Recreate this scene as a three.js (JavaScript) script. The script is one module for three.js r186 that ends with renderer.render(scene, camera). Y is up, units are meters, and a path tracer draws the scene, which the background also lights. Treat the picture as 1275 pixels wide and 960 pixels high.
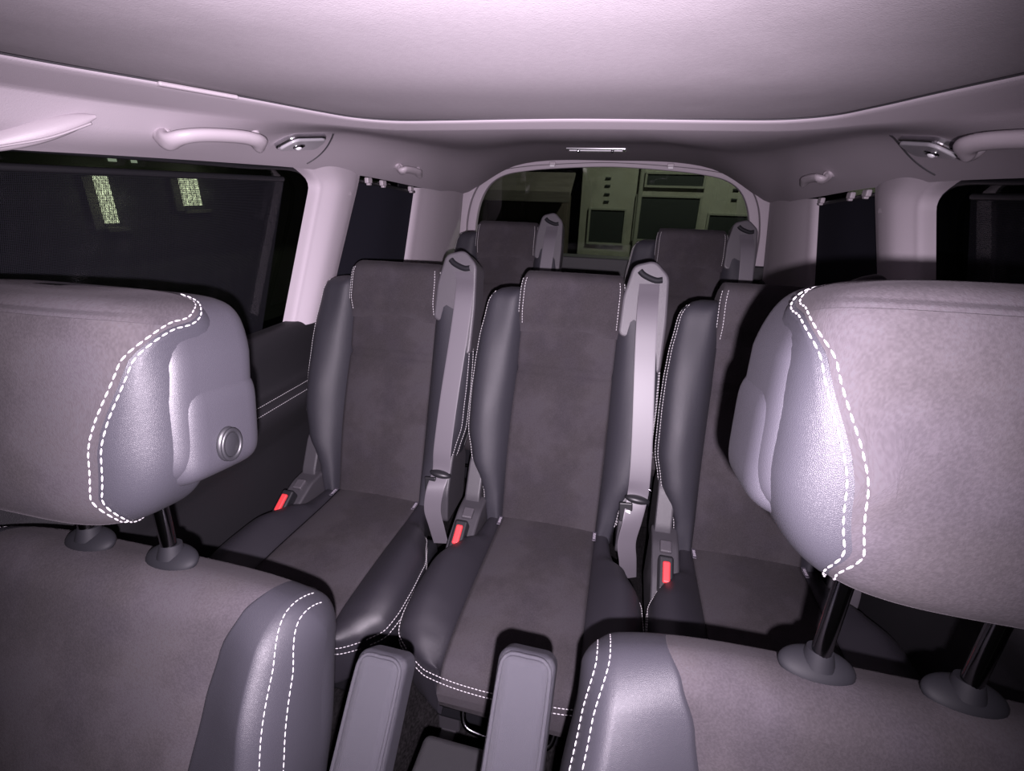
import * as THREE from 'three';
import { mergeGeometries } from 'three/addons/utils/BufferGeometryUtils.js';
import { RoundedBoxGeometry } from 'three/addons/geometries/RoundedBoxGeometry.js';

// ---------------------------------------------------------------- camera, light, exposure
const scene = new THREE.Scene();
scene.background = new THREE.Color().setRGB(0.0012, 0.0012, 0.0018);       // night outside
const camera = new THREE.PerspectiveCamera(2 * Math.atan(480 / 600) * 180 / Math.PI, 1275 / 960, 0.03, 60);
camera.position.set(0.122, 1.15, 0);
camera.rotation.order = 'YXZ';
camera.rotation.set(-22.03 * Math.PI / 180, 12.63 * Math.PI / 180, 1.61 * Math.PI / 180);
camera.updateMatrixWorld();
scene.add(camera);

const renderer = new THREE.WebGLRenderer();
renderer.toneMapping = THREE.LinearToneMapping;
renderer.toneMappingExposure = 1.0;
renderer.shadowMap.enabled = true;

// the phone's own flash: a small lamp just under and right of the lens, pointing where the lens points
const flash = new THREE.SpotLight(new THREE.Color().setRGB(1.0, 0.86, 1.0), 14.6, 0, 60 * Math.PI / 180, 1, 2);
flash.position.copy(camera.position).add(new THREE.Vector3(0.010, -0.030, 0.030).applyQuaternion(camera.quaternion));
flash.target.position.copy(flash.position).add(new THREE.Vector3(-0.09, 0.0, -1).applyQuaternion(camera.quaternion));
flash.castShadow = true; flash.shadow.radius = 0.25; flash.shadow.mapSize.set(2048, 2048);
scene.add(flash, flash.target);

// a dim street lamp behind the car, well outside
const yard = new THREE.PointLight(new THREE.Color().setRGB(0.98, 1.0, 0.84), 34, 0, 2);
yard.position.set(0.9, 3.1, -4.2); yard.castShadow = true; yard.shadow.radius = 4; scene.add(yard);

// ---------------------------------------------------------------- helpers
let seed = 7;
const rnd = () => { seed = (seed * 1664525 + 1013904223) >>> 0; return seed / 4294967296; };
const V = (x, y, z) => new THREE.Vector3(x, y, z);
const lerp = THREE.MathUtils.lerp, smooth = THREE.MathUtils.smoothstep, clamp = THREE.MathUtils.clamp;
const used = {};
function numbered(n) { used[n] = (used[n] ?? -1) + 1; return used[n] ? `${n}_${String(used[n]).padStart(3, '0')}` : n; }
function mesh(name, geo, mat, parent) {
  const m = new THREE.Mesh(geo, mat); m.name = parent ? name : numbered(name); m.castShadow = m.receiveShadow = true;
  (parent || scene).add(m); return m;
}
function group(name, parent) { const g = new THREE.Group(); g.name = parent ? name : numbered(name); (parent || scene).add(g); return g; }
function tag(o, label, category, grp, kind) {
  o.userData.label = label; if (category) o.userData.category = category;
  if (grp) o.userData.group = grp; if (kind) o.userData.kind = kind; return o;
}
function table(rows) {                                                       // smooth-ish 1-D lookup
  return x => {
    if (x <= rows[0][0]) return rows[0][1];
    for (let i = 1; i < rows.length; i++) if (x <= rows[i][0]) { const t = (x - rows[i - 1][0]) / (rows[i][0] - rows[i - 1][0]); return lerp(rows[i - 1][1], rows[i][1], t * t * (3 - 2 * t) * 0.5 + t * 0.5); }
    return rows[rows.length - 1][1];
  };
}
function ringOf(ctrl, m) {                                                   // closed smooth ring through 2-D control points
  const c = new THREE.CatmullRomCurve3(ctrl.map(p => V(p[0], p[1], 0)), true, 'centripetal');
  const out = []; for (let i = 0; i < m; i++) { const p = c.getPoint(i / m); out.push([p.x, p.y]); } return out;
}
// grid of points -> indexed mesh; wrap closes the u direction; uv in metres
function gridGeo(P, nu, nv, { wrap = false, capA = false, capB = false } = {}) {
  const cols = nu + 1, pos = [], uv = [], idx = [], pts = [];
  for (let j = 0; j <= nv; j++) { const row = []; for (let i = 0; i <= nu; i++) row.push(P(wrap && i === nu ? 0 : i / nu, j / nv)); pts.push(row); }
  const mid = Math.floor(nu / 2);
  let vAcc = 0;
  for (let j = 0; j <= nv; j++) {
    if (j) vAcc += pts[j][mid].distanceTo(pts[j - 1][mid]);
    let uAcc = 0; for (let i = 1; i <= mid; i++) uAcc -= pts[j][i].distanceTo(pts[j][i - 1]);
    for (let i = 0; i <= nu; i++) { if (i) uAcc += pts[j][i].distanceTo(pts[j][i - 1]); const p = pts[j][i]; pos.push(p.x, p.y, p.z); uv.push(uAcc, vAcc); }
  }
  for (let j = 0; j < nv; j++) for (let i = 0; i < nu; i++) { const a = j * cols + i, b = a + 1, c = a + cols, d = c + 1; idx.push(a, b, d, a, d, c); }
  const cap = (j, flip) => {
    const c = V(0, 0, 0); for (let i = 0; i < nu; i++) c.addScaledVector(pts[j][i], 1 / nu);
    const k = pos.length / 3; pos.push(c.x, c.y, c.z); uv.push(0, 0);
    for (let i = 0; i <= nu; i++) { const p = pts[j][i]; pos.push(p.x, p.y, p.z); uv.push(p.x - c.x, p.z - c.z + p.y - c.y); }
    for (let i = 0; i < nu; i++) flip ? idx.push(k, k + 2 + i, k + 1 + i) : idx.push(k, k + 1 + i, k + 2 + i);
  };
  if (capA) cap(0, true); if (capB) cap(nv, false);
  const g = new THREE.BufferGeometry();
  g.setAttribute('position', new THREE.Float32BufferAttribute(pos, 3)); g.setAttribute('uv', new THREE.Float32BufferAttribute(uv, 2)); g.setIndex(idx);
  g.computeVertexNormals();
  if (wrap) {
    const n = g.attributes.normal;
    for (let j = 0; j <= nv; j++) { const a = j * cols, b = a + nu; const s = V(n.getX(a) + n.getX(b), n.getY(a) + n.getY(b), n.getZ(a) + n.getZ(b)).normalize(); n.setXYZ(a, s.x, s.y, s.z); n.setXYZ(b, s.x, s.y, s.z); }
  }
  return g;
}
function loft(ring, m, n, opt = {}) {                                        // ring(t) -> m points
  const rows = []; for (let j = 0; j <= n; j++) rows.push(ring(j / n));
  return gridGeo((u, v) => rows[Math.round(v * n)][Math.round(u * m) % m].clone(), m, n, { wrap: true, capA: true, capB: true, ...opt });
}
const xyz = (geo, f) => { const p = geo.attributes.position; for (let i = 0; i < p.count; i++) { const q = f(p.getX(i), p.getY(i), p.getZ(i)); p.setXYZ(i, q.x, q.y, q.z); } geo.computeVertexNormals(); return geo; };
const tube = (pts, r, seg = 24, rad = 8, closed = false) => new THREE.TubeGeometry(new THREE.CatmullRomCurve3(pts, closed, 'centripetal'), seg, r, rad, closed);
function rbox(w, h, d, r, at = [0, 0, 0], rot = [0, 0, 0]) {
  const g = new RoundedBoxGeometry(w, h, d, 3, Math.min(r, w / 2.01, h / 2.01, d / 2.01));
  g.applyMatrix4(new THREE.Matrix4().compose(V(...at), new THREE.Quaternion().setFromEuler(new THREE.Euler(...rot)), V(1, 1, 1))); return g;
}
const join = gs => mergeGeometries(gs.map(g => { const h = g.index ? g.toNonIndexed() : g; for (const k of Object.keys(h.attributes)) if (!['position', 'normal', 'uv'].includes(k)) h.deleteAttribute(k); return h; }));
// sewing thread: small rounded dashes along a line of points
function stitches(pts, len = 0.0062, gap = 0.0022, r = 0.0009) {
  const c = new THREE.CatmullRomCurve3(pts, false, 'centripetal'); c.arcLengthDivisions = Math.max(200, pts.length * 8);
  const L = c.getLength(), n = Math.max(2, Math.round(L / (len + gap))), pos = [], idx = [];
  const A = V(0, 0, 0), B = V(0, 0, 0), T = V(0, 0, 0), N = V(0, 0, 0), M = V(0, 0, 0);
  for (let i = 0; i < n; i++) {
    const u0 = i / n, u1 = (i + len / (len + gap)) / n; A.copy(c.getPointAt(u0)); B.copy(c.getPointAt(Math.min(1, u1)));
    T.subVectors(B, A).normalize(); N.set(0.31, 0.86, 0.4).cross(T).normalize(); M.crossVectors(T, N);
    const k = pos.length / 3, rings = [[0, 0.25], [0.25, 1], [0.75, 1], [1, 0.25]];
    for (const [t, s] of rings) for (let a = 0; a < 5; a++) { const q = a / 5 * Math.PI * 2, p = A.clone().lerp(B, t).addScaledVector(N, Math.cos(q) * r * s).addScaledVector(M, Math.sin(q) * r * s); pos.push(p.x, p.y, p.z); }
    for (let j = 0; j < 3; j++) for (let a = 0; a < 5; a++) { const p = k + j * 5 + a, q = k + j * 5 + (a + 1) % 5; idx.push(p, q, q + 5, p, q + 5, p + 5); }
  }
  const g = new THREE.BufferGeometry(); g.setAttribute('position', new THREE.Float32BufferAttribute(pos, 3)); g.setIndex(idx);
  g.setAttribute('uv', new THREE.Float32BufferAttribute(new Float32Array(pos.length / 3 * 2), 2)); g.computeVertexNormals(); return g;
}
function stitchPart(lines, parent, opt = []) { const m = mesh('stitching', join(lines.map(l => stitches(l, ...opt))), M.thread, parent); m.userData.kind = 'stuff'; m.userData.label = 'white stitched thread'; return m; }
// ribbon with thickness along centre points, each with its across direction
function ribbon(pts, across, w, th = 0.0014, n = 40) {
  const c = new THREE.CatmullRomCurve3(pts, false, 'centripetal'), ca = new THREE.CatmullRomCurve3(across, false, 'centripetal');
  return loft(t => {
    const p = c.getPoint(t), T = c.getTangent(t), X = ca.getPoint(t); const wl = X.length(); X.normalize(); const N = V(0, 0, 0).crossVectors(X, T).normalize();
    const out = []; const m = 13;
    for (let i = 0; i < m; i++) { const s = i / (m - 1) * 2 - 1; out.push(p.clone().addScaledVector(X, s * w / 2 * wl).addScaledVector(N, th / 2 + 0.0007 * Math.cos(s * Math.PI * 3))); }
    for (let i = m - 1; i >= 0; i--) { const s = i / (m - 1) * 2 - 1; out.push(p.clone().addScaledVector(X, s * w / 2 * wl).addScaledVector(N, -th / 2)); }
    return out;
  }, 26, n);
}

// ---------------------------------------------------------------- materials
function noiseTex(size, fn, srgb) {
  const d = new Uint8Array(size * size * 4);
  for (let y = 0; y < size; y++) for (let x = 0; x < size; x++) { const c = fn(x / size, y / size), k = (y * size + x) * 4; const a = Array.isArray(c) ? c : [c, c, c]; for (let i = 0; i < 3; i++) d[k + i] = clamp(Math.round(a[i] * 255), 0, 255); d[k + 3] = 255; }
  const t = new THREE.DataTexture(d, size, size); t.wrapS = t.wrapT = THREE.RepeatWrapping; t.magFilter = THREE.LinearFilter; t.minFilter = THREE.LinearMipmapLinearFilter; t.generateMipmaps = true;
  if (srgb) t.colorSpace = THREE.SRGBColorSpace; t.needsUpdate = true; return t;
}
function lattice(n) { const a = new Float32Array(n * n).map(() => rnd()); return (x, y) => { x *= n; y *= n; const i = Math.floor(x), j = Math.floor(y); let u = x - i, v = y - j; u = u * u * (3 - 2 * u); v = v * v * (3 - 2 * v); const g = (p, q) => a[((q % n) + n) % n * n + ((p % n) + n) % n]; return lerp(lerp(g(i, j), g(i + 1, j), u), lerp(g(i, j + 1), g(i + 1, j + 1), u), v); }; }
const l4 = lattice(4), l9 = lattice(9), l23 = lattice(23), l61 = lattice(61), l150 = lattice(150), l256 = lattice(256);
function cells(n) { const p = []; for (let i = 0; i < n * n; i++) p.push([rnd(), rnd()]); return (x, y) => { x *= n; y *= n; const i = Math.floor(x), j = Math.floor(y); let a = 9, b = 9; for (let q = -1; q < 2; q++) for (let r = -1; r < 2; r++) { const ii = ((i + r) % n + n) % n, jj = ((j + q) % n + n) % n, c = p[jj * n + ii]; const dx = i + r + c[0] - x, dy = j + q + c[1] - y, d = Math.hypot(dx, dy); if (d < a) { b = a; a = d; } else if (d < b) b = d; } return b - a; }; }
const grain = cells(40);
const leatherBump = noiseTex(512, (x, y) => Math.min(1, grain(x, y) * 2.2) * 0.8 + l150(x, y) * 0.2);
leatherBump.repeat.set(1 / 0.045, 1 / 0.045);
const suedeBump = noiseTex(512, (x, y) => l256(x, y) * 0.6 + l150(x, y) * 0.4); suedeBump.repeat.set(1 / 0.12, 1 / 0.12);
const suedeMap = noiseTex(512, (x, y) => {
  const s = 0.5 * l4(x, y) + 0.3 * l9(x, y) + 0.2 * l23(x, y), f = l256(x, y), k = 0.88 + 0.12 * smooth(s, 0.25, 0.75) + 0.12 * (f - 0.5);
  return [k, k * 0.985, k * (0.97 + 0.03 * l9(y, x))];
}, true); suedeMap.repeat.set(1 / 0.34, 1 / 0.34);
const linerBump = noiseTex(512, (x, y) => l256(x, y) * 0.5 + l150(y, x) * 0.5); linerBump.repeat.set(1 / 0.16, 1 / 0.16);
const shadeMap = noiseTex(512, (x, y) => { const k = 0.93 + 0.05 * l4(x * 0 + 0.1, y) + 0.04 * l23(x, y) * l4(x, y) + 0.03 * (l256(x, y) - 0.5); return [k, k, k]; }, true); shadeMap.repeat.set(1 / 0.9, 1 / 0.9);
const carpetMap = noiseTex(256, (x, y) => { const k = 0.7 + 0.5 * (l150(x, y) - 0.5) + 0.2 * l9(x, y); return [k, k, k]; }, true); carpetMap.repeat.set(6, 6);
const plasticBump = noiseTex(256, (x, y) => l150(x, y)); plasticBump.repeat.set(1 / 0.06, 1 / 0.06);
const lin = (r, g, b) => new THREE.Color().setRGB(r, g, b);
const phys = o => new THREE.MeshPhysicalMaterial({ side: THREE.DoubleSide, ...o });
const M = {
  leather: phys({ color: lin(0.022, 0.0215, 0.027), roughness: 0.5, bumpMap: leatherBump, bumpScale: 0.00013, specularIntensity: 0.65 }),
  leatherSmooth: phys({ color: lin(0.024, 0.023, 0.029), roughness: 0.5, bumpMap: leatherBump, bumpScale: 0.0001 }),
  suede: phys({ color: lin(0.036, 0.033, 0.037), map: suedeMap, roughness: 1, bumpMap: suedeBump, bumpScale: 0.00018, sheen: 0.5, sheenRoughness: 0.5, sheenColor: lin(0.05, 0.045, 0.05), specularIntensity: 0.25 }),
  cushionLeather: phys({ color: lin(0.013, 0.012, 0.016), roughness: 0.5, bumpMap: leatherBump, bumpScale: 0.0001 }),
  thread: phys({ color: lin(0.36, 0.35, 0.36), roughness: 0.7 }),
  liner: phys({ color: lin(0.385, 0.345, 0.378), roughness: 0.95, bumpMap: linerBump, bumpScale: 0.0002, specularIntensity: 0.2 }),
  shade: phys({ color: lin(0.35, 0.318, 0.345), map: shadeMap, roughness: 0.9, bumpMap: linerBump, bumpScale: 0.0002, specularIntensity: 0.3 }),
  pillar: phys({ color: lin(0.385, 0.345, 0.378), roughness: 0.6, bumpMap: plasticBump, bumpScale: 0.00015, specularIntensity: 0.4 }),
  handle: phys({ color: lin(0.36, 0.322, 0.35), roughness: 0.45, bumpMap: plasticBump, bumpScale: 0.0001 }),
  grey: phys({ color: lin(0.034, 0.032, 0.037), roughness: 0.5, bumpMap: plasticBump, bumpScale: 0.0002 }),
  guide: phys({ color: lin(0.050, 0.046, 0.053), roughness: 0.5, bumpMap: plasticBump, bumpScale: 0.0002 }),
  black: phys({ color: lin(0.010, 0.010, 0.012), roughness: 0.45 }),
  blackMatt: phys({ color: lin(0.008, 0.008, 0.010), roughness: 0.65, specularIntensity: 0.3 }),
  webbing: phys({ color: lin(0.090, 0.083, 0.095), roughness: 0.5, sheen: 0.4, sheenRoughness: 0.4, sheenColor: lin(0.12, 0.11, 0.12) }),
  red: phys({ color: lin(0.62, 0.045, 0.05), roughness: 0.4 }),
  chrome: phys({ color: lin(0.62, 0.62, 0.64), metalness: 1, roughness: 0.18 }),
  darkChrome: phys({ color: lin(0.16, 0.16, 0.17), metalness: 1, roughness: 0.16 }),
  lampGrey: phys({ color: lin(0.30, 0.29, 0.31), roughness: 0.35 }),
  lens: phys({ color: lin(0.7, 0.7, 0.72), roughness: 0.15 }),
  door: phys({ color: lin(0.0075, 0.007, 0.009), roughness: 0.6, bumpMap: plasticBump, bumpScale: 0.0003 }),
  doorDark: phys({ color: lin(0.012, 0.010, 0.013), roughness: 0.6 }),
  carpet: phys({ color: lin(0.014, 0.013, 0.014), map: carpetMap, roughness: 1, specularIntensity: 0.1 }),
  glass: phys({ color: lin(0.42, 0.44, 0.42), roughness: 0.02, transmission: 1, thickness: 0, ior: 1.5 }),
  shadeCloth: phys({ color: lin(0.014, 0.014, 0.020), roughness: 0.9, specularIntensity: 0.15 }),
  white: phys({ color: lin(0.75, 0.74, 0.76), roughness: 0.6 }),
};

// ---------------------------------------------------------------- the cabin shell
// headliner: a ring of cross-sections from the sunroof edge out to the window tops and the tailgate
const innerL = [[-0.66, 0.45], [-0.60, -0.1], [-0.545, -0.47], [-0.50, -0.61], [-0.463, -0.74], [-0.434, -0.86], [-0.405, -0.94], [-0.35, -0.98], [-0.25, -0.98], [-0.12, -0.965], [0, -0.957]];
const outerL = [[-0.705, 1.185, 0.45], [-0.705, 1.183, -0.1], [-0.705, 1.183, -0.5], [-0.705, 1.186, -0.70], [-0.705, 1.188, -0.92], [-0.705, 1.188, -1.20], [-0.698, 1.178, -1.50], [-0.690, 1.146, -2.0], [-0.690, 1.138, -2.50], [-0.45, 1.262, -2.505], [0, 1.290, -2.505]];
const mirror = a => [...a, ...a.slice(0, -1).reverse().map(p => [-p[0], ...p.slice(1)])];
const inC = new THREE.CatmullRomCurve3(mirror(innerL).map(p => V(p[0], 1.27, p[1])), false, 'centripetal');
const outC = new THREE.CatmullRomCurve3(mirror(outerL).map(p => V(p[0], p[1], p[2])), false, 'centripetal');
function roofPoint(s, r) {                                                   // s along the ring, r from the sunroof edge (0) to the rim (1)
  const I = inC.getPoint(s), O = outC.getPoint(s), h = V(O.x - I.x, 0, O.z - I.z), D = h.length(); h.divideScalar(D);
  const w = smooth(Math.abs(h.x), 0.45, 0.95);                               // 1 at the side rails, 0 behind the sunroof
  const b = lerp(0.055, Math.min(0.10, D * 0.5), w), by = lerp(1.258, 1.250, w);
  const k = lerp(b + (D - b) * 0.55, b + (D - b) * 0.45, w), ky = lerp(lerp(1.297, 1.262, smooth(Math.abs(O.x), 0.3, 0.72)), lerp(by, O.y, 0.62), w);
  const a = [[0, 1.27], [0.004, 1.266], [b, by], [k, ky], [D, O.y]], knots = [0, 0.05, 0.25, 0.55, 1];
  let i = 0; while (i < 3 && r > knots[i + 1]) i++;
  const t = (r - knots[i]) / (knots[i + 1] - knots[i]);
  const d = lerp(a[i][0], a[i + 1][0], t);
  let y;
  if (i < 2) y = lerp(a[i][1], a[i + 1][1], t);
  else {                                                                     // smooth through the cove
    const sl = [(by - 1.266) / b, (a[3][1] - by) / (k - b), (O.y - ky) / (D - k)];
    const m2 = (sl[0] * 0.3 + sl[1] * 0.7), m3 = (sl[1] + sl[2]) / 2, m4 = sl[2];
    const H = (p, q, ma, mb, len) => { const t2 = t * t, t3 = t2 * t; return p * (2 * t3 - 3 * t2 + 1) + ma * len * (t3 - 2 * t2 + t) + q * (-2 * t3 + 3 * t2) + mb * len * (t3 - t2); };
    y = i === 2 ? H(by, ky, m2, m3, k - b) : H(ky, O.y, m3, m4, D - k);
  }
  return V(I.x + h.x * d, y, I.z + h.z * d);
}
const rs = [0, 0.02, 0.05, 0.08, 0.15, 0.22, 0.25, 0.28, 0.33, 0.4, 0.47, 0.5, 0.53, 0.58, 0.64, 0.7, 0.76, 0.82, 0.88, 0.94, 1];
const linerGeo = gridGeo((u, v) => roofPoint(v, rs[Math.round(u * 20)]), 20, 160);
const ceiling = mesh('ceiling', linerGeo, M.liner); tag(ceiling, 'pale lilac grey moulded headliner around the sunroof', null, null, 'structure');
// outer roof skin over it, so that the shell has thickness
mesh('roof_skin', rbox(1.5, 0.02, 3.1, 0.01, [0, 1.35, -1.02]), M.blackMatt, ceiling);
// drawn sunroof shade, slightly sagging cloth lying behind the opening
{
  const g = gridGeo((u, v) => { const z = lerp(0.5, -1.03, v), x = lerp(-0.68, 0.68, u); return V(x, 1.2735 + 0.002 * Math.cos(u * Math.PI * 2) + 0.0012 * Math.sin(z * 9.5) + 0.0008 * Math.sin(z * 21 + x * 2), z); }, 20, 60);
  mesh('sunroof_shade', g, M.shade, ceiling).userData.label = 'drawn grey fabric sunroof shade';
  mesh('shade_clip', rbox(0.012, 0.006, 0.11, 0.003, [-0.487, 1.268, -0.66], [0, -0.28, 0]), M.handle, ceiling);
  const seal = []; for (let i = 0; i <= 120; i++) { const p = inC.getPoint(i / 120); p.y += 0.0005; seal.push(p); }
  mesh('shade_seal', tube(seal, 0.0012, 240, 6), M.grey, ceiling).userData.label = 'thin dark seal of the sunroof opening';
}

// pillars: door-side x at a height (the sides lean in towards the roof)
const sideX = y => lerp(0.748, 0.705, clamp((y - 0.79) / 0.4, 0, 1.05));
const pillarCache = {};
const pillarCurve = (prof, b) => pillarCache[b] ??= new THREE.CatmullRomCurve3(prof.map(p => V(p[0], p[1], 0)), false, 'centripetal');
function pillar(name, s, parent, zF, zR, y0, y1, bulge, mat) {              // a curved trim strip between two window edges
  const g = gridGeo((u, v) => {
    const y = lerp(y0, y1, v), a = zF(y), b = zR(y);
    const prof = [[0, 0.035], [0.02, 0.012], [0.10, 0.0], [0.30, -bulge], [0.55, -bulge * 1.1], [0.85, -bulge * 0.5], [0.97, 0.004], [1, 0.035]];
    const c = pillarCurve(prof, bulge).getPoint(u), q = [c.x, c.y];
    return V(s * (sideX(y) + q[1]), y, lerp(a, b, q[0]));
  }, 42, 36);
  return mesh(name, g, mat, parent);
}
const cFront = y => -1.268 + (1.165 - y) * 0.40 * (y < 1.165 ? 1 : 0) + (y > 1.135 ? 0.085 * Math.pow((y - 1.135) / 0.06, 2) : 0);
const cRear = y => -1.478 + (1.18 - y) * 0.60 - 0.18 * Math.max(0, 1.18 - y) * 0.6;
const dFront = y => -1.925 + (1.15 - y) * 0.25;
const dRear = () => -2.50;
for (const s of [-1, 1]) {
  const side = s < 0 ? 'left' : 'right';
  const w = group(`wall_${side}`); tag(w, s < 0 ? 'dark door trim and pale pillars beside the window with lit building' : 'dark door trim and pale pillars on the side of the raised headrest', null, null, 'structure');
  pillar('rear_door_pillar', s, w, cFront, cRear, 0.785, 1.200, 0.018, M.pillar);
  pillar('tail_pillar', s, w, dFront, dRear, 0.76, 1.150, 0.012, M.pillar);
  // little catch on the pillar
  mesh('pillar_catch', rbox(0.004, 0.012, 0.026, 0.002, [s * (sideX(1.13) - 0.017), 1.128, -1.375]), M.handle, w);
  // door and side trim below the windows, with a stitched armrest ledge
  const prof = [[0.775, 0.80], [0.745, 0.797], [0.732, 0.775], [0.735, 0.70], [0.730, 0.655], [0.705, 0.643], [0.690, 0.628], [0.690, 0.60], [0.712, 0.555], [0.735, 0.50], [0.74, 0.25], [0.745, 0.0]];
  const pc = new THREE.CatmullRomCurve3(prof.map(p => V(p[0], p[1], 0)), false, 'centripetal');
  mesh('door_trim', gridGeo((u, v) => { const p = pc.getPoint(u), z = lerp(0.5, -1.32, v), k = smooth(z, -0.58, -0.46); return V(s * lerp(p.x, Math.max(p.x, 0.752), k), p.y, z); }, 48, 40), M.door, w);
  mesh('rear_side_trim', gridGeo((u, v) => { const p = pc.getPoint(u), z = lerp(-1.32, -2.55, v); return V(s * (p.x > 0.72 ? p.x : 0.72), p.y + 0.04 * smooth(u, 0.3, 0) * 0 , z); }, 30, 12), M.door, w);
  stitchPart([[V(s * 0.704, 0.646, -0.55), V(s * 0.704, 0.646, -0.9), V(s * 0.704, 0.646, -1.30)], [V(s * 0.689, 0.632, -0.55), V(s * 0.689, 0.632, -0.9), V(s * 0.689, 0.632, -1.30)]], w, [0.005, 0.0018, 0.0009]);
  // outer skin
  mesh('outer_skin', rbox(0.02, 0.80, 3.1, 0.008, [s * 0.85, 0.39, -1.02]), M.blackMatt, w);
  mesh('window_rail', rbox(0.06, 0.04, 3.0, 0.004, [s * 0.765, 1.225, -1.0]), M.blackMatt, w);
  mesh('tail_pillar_skin', rbox(0.02, 0.62, 0.66, 0.004, [s * 0.79, 1.05, -2.22]), M.blackMatt, w);
  mesh('window_seal', tube([V(s * 0.748, 1.19, 0.3), V(s * 0.746, 1.186, -1.0), V(s * 0.747, 1.178, -1.245), V(s * 0.752, 1.14, -1.288), V(s * 0.785, 0.80, -1.15)], 0.006, 60, 8), M.black, w);
}
tag(mesh('floor', rbox(1.56, 0.04, 3.2, 0.01, [0, -0.02, -1.0]), M.carpet), 'dark carpeted cabin floor between the seats', null, null, 'structure');
const step = mesh('floor', rbox(1.42, 0.068, 0.98, 0.02, [0, 0.034, -2.02]), M.carpet); tag(step, 'raised dark carpet under the rearmost seats', null, null, 'structure');

// tailgate with rounded window opening
const halfOpen = [[0.715, 0.90], [0.708, 1.0], [0.676, 1.12], [0.625, 1.195], [0.55, 1.238], [0.42, 1.262], [0.25, 1.276], [0, 1.286]];
function openShape(scaleX, dy, y0) { const p = []; const a = halfOpen.map(q => [q[0] * scaleX, Math.max(y0, q[1] + dy)]); a[0][1] = y0; for (const q of a) p.push(V(q[0], q[1], 0)); for (const q of [...a].reverse().slice(1)) p.push(V(-q[0], q[1], 0)); const c = new THREE.CatmullRomCurve3(p, false, 'centripetal').getPoints(90); return c.map(q => new THREE.Vector2(q.x, q.y)); }
{
  const tail = group('wall_rear'); tag(tail, 'pale tailgate trim framing the rear window', null, null, 'structure');
  const o = new THREE.Shape([new THREE.Vector2(-0.79, 0.80), new THREE.Vector2(0.79, 0.80), new THREE.Vector2(0.79, 1.34), new THREE.Vector2(-0.79, 1.34)]);
  o.holes.push(new THREE.Path(openShape(1, 0, 0.845)));
  const g1 = new THREE.ExtrudeGeometry(o, { depth: 0.03, bevelEnabled: true, bevelSize: 0.004, bevelThickness: 0.004, bevelSegments: 2, curveSegments: 4 }); g1.translate(0, 0, -2.538);
  mesh('opening_frame', g1, M.liner, tail);
  const i = new THREE.Shape([new THREE.Vector2(-0.77, 0.80), new THREE.Vector2(0.77, 0.80), new THREE.Vector2(0.77, 1.33), new THREE.Vector2(-0.77, 1.33)]);
  i.holes.push(new THREE.Path(openShape(0.955, -0.014, 0.845)));
  const g2 = new THREE.ExtrudeGeometry(i, { depth: 0.03, bevelEnabled: true, bevelSize: 0.006, bevelThickness: 0.006, bevelSegments: 3, curveSegments: 4 }); g2.translate(0, 0, -2.59);
  mesh('window_surround', g2, M.pillar, tail);
  mesh('tailgate_panel', rbox(1.56, 0.852, 0.12, 0.01, [0, 0.426, -2.545]), M.door, tail);
  for (const x of [-0.27, 0.27]) {
    const h = group('blind_hook', tail);
    mesh('hook_base', rbox(0.030, 0.016, 0.012, 0.004, [x, 1.274, -2.497]), M.handle, h); mesh('hook_tip', rbox(0.024, 0.008, 0.014, 0.003, [x, 1.263, -2.490]), M.white, h);
  }
}
// glass panes
function pane(pts, th, n) { const s = new THREE.Shape(pts.map(p => new THREE.Vector2(...p))); const g = new THREE.ExtrudeGeometry(s, { depth: th, bevelEnabled: false }); return g; }
{
  const w = mesh('window_3', pane(openShape(0.975, -0.006, 0.835).map(p => [p.x, p.y]), 0.004), M.glass); w.geometry.translate(0, -1.28, 0); w.position.set(0, 1.28, -2.602); w.rotation.x = 0.12; tag(w, 'clear rear window looking onto the yard wall', null, null, 'structure');
  for (const s of [-1, 1]) {
    const mk = (n, pts, label) => { const g = pane(pts, 0.004); g.rotateY(-Math.PI / 2); const m = mesh(n, g, M.glass); m.position.set(s * 0.832, 0.70, 0); m.rotation.z = s * Math.atan2(0.043, 0.4); tag(m, label, null, null, 'structure'); };
    mk(s < 0 ? 'window_1' : 'window_4', [[0.4, 0], [-1.40, 0], [-1.40, 0.51], [0.4, 0.51]], s < 0 ? 'tinted door window with a lit building beyond' : 'tinted dark door window behind the raised headrest');
    mk(s < 0 ? 'window_2' : 'window_5', [[-1.41, 0], [-2.1, 0], [-2.1, 0.49], [-1.41, 0.51]], s < 0 ? 'tinted quarter window on the lit building side' : 'tinted quarter window on the raised headrest side');
  }
}

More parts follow.
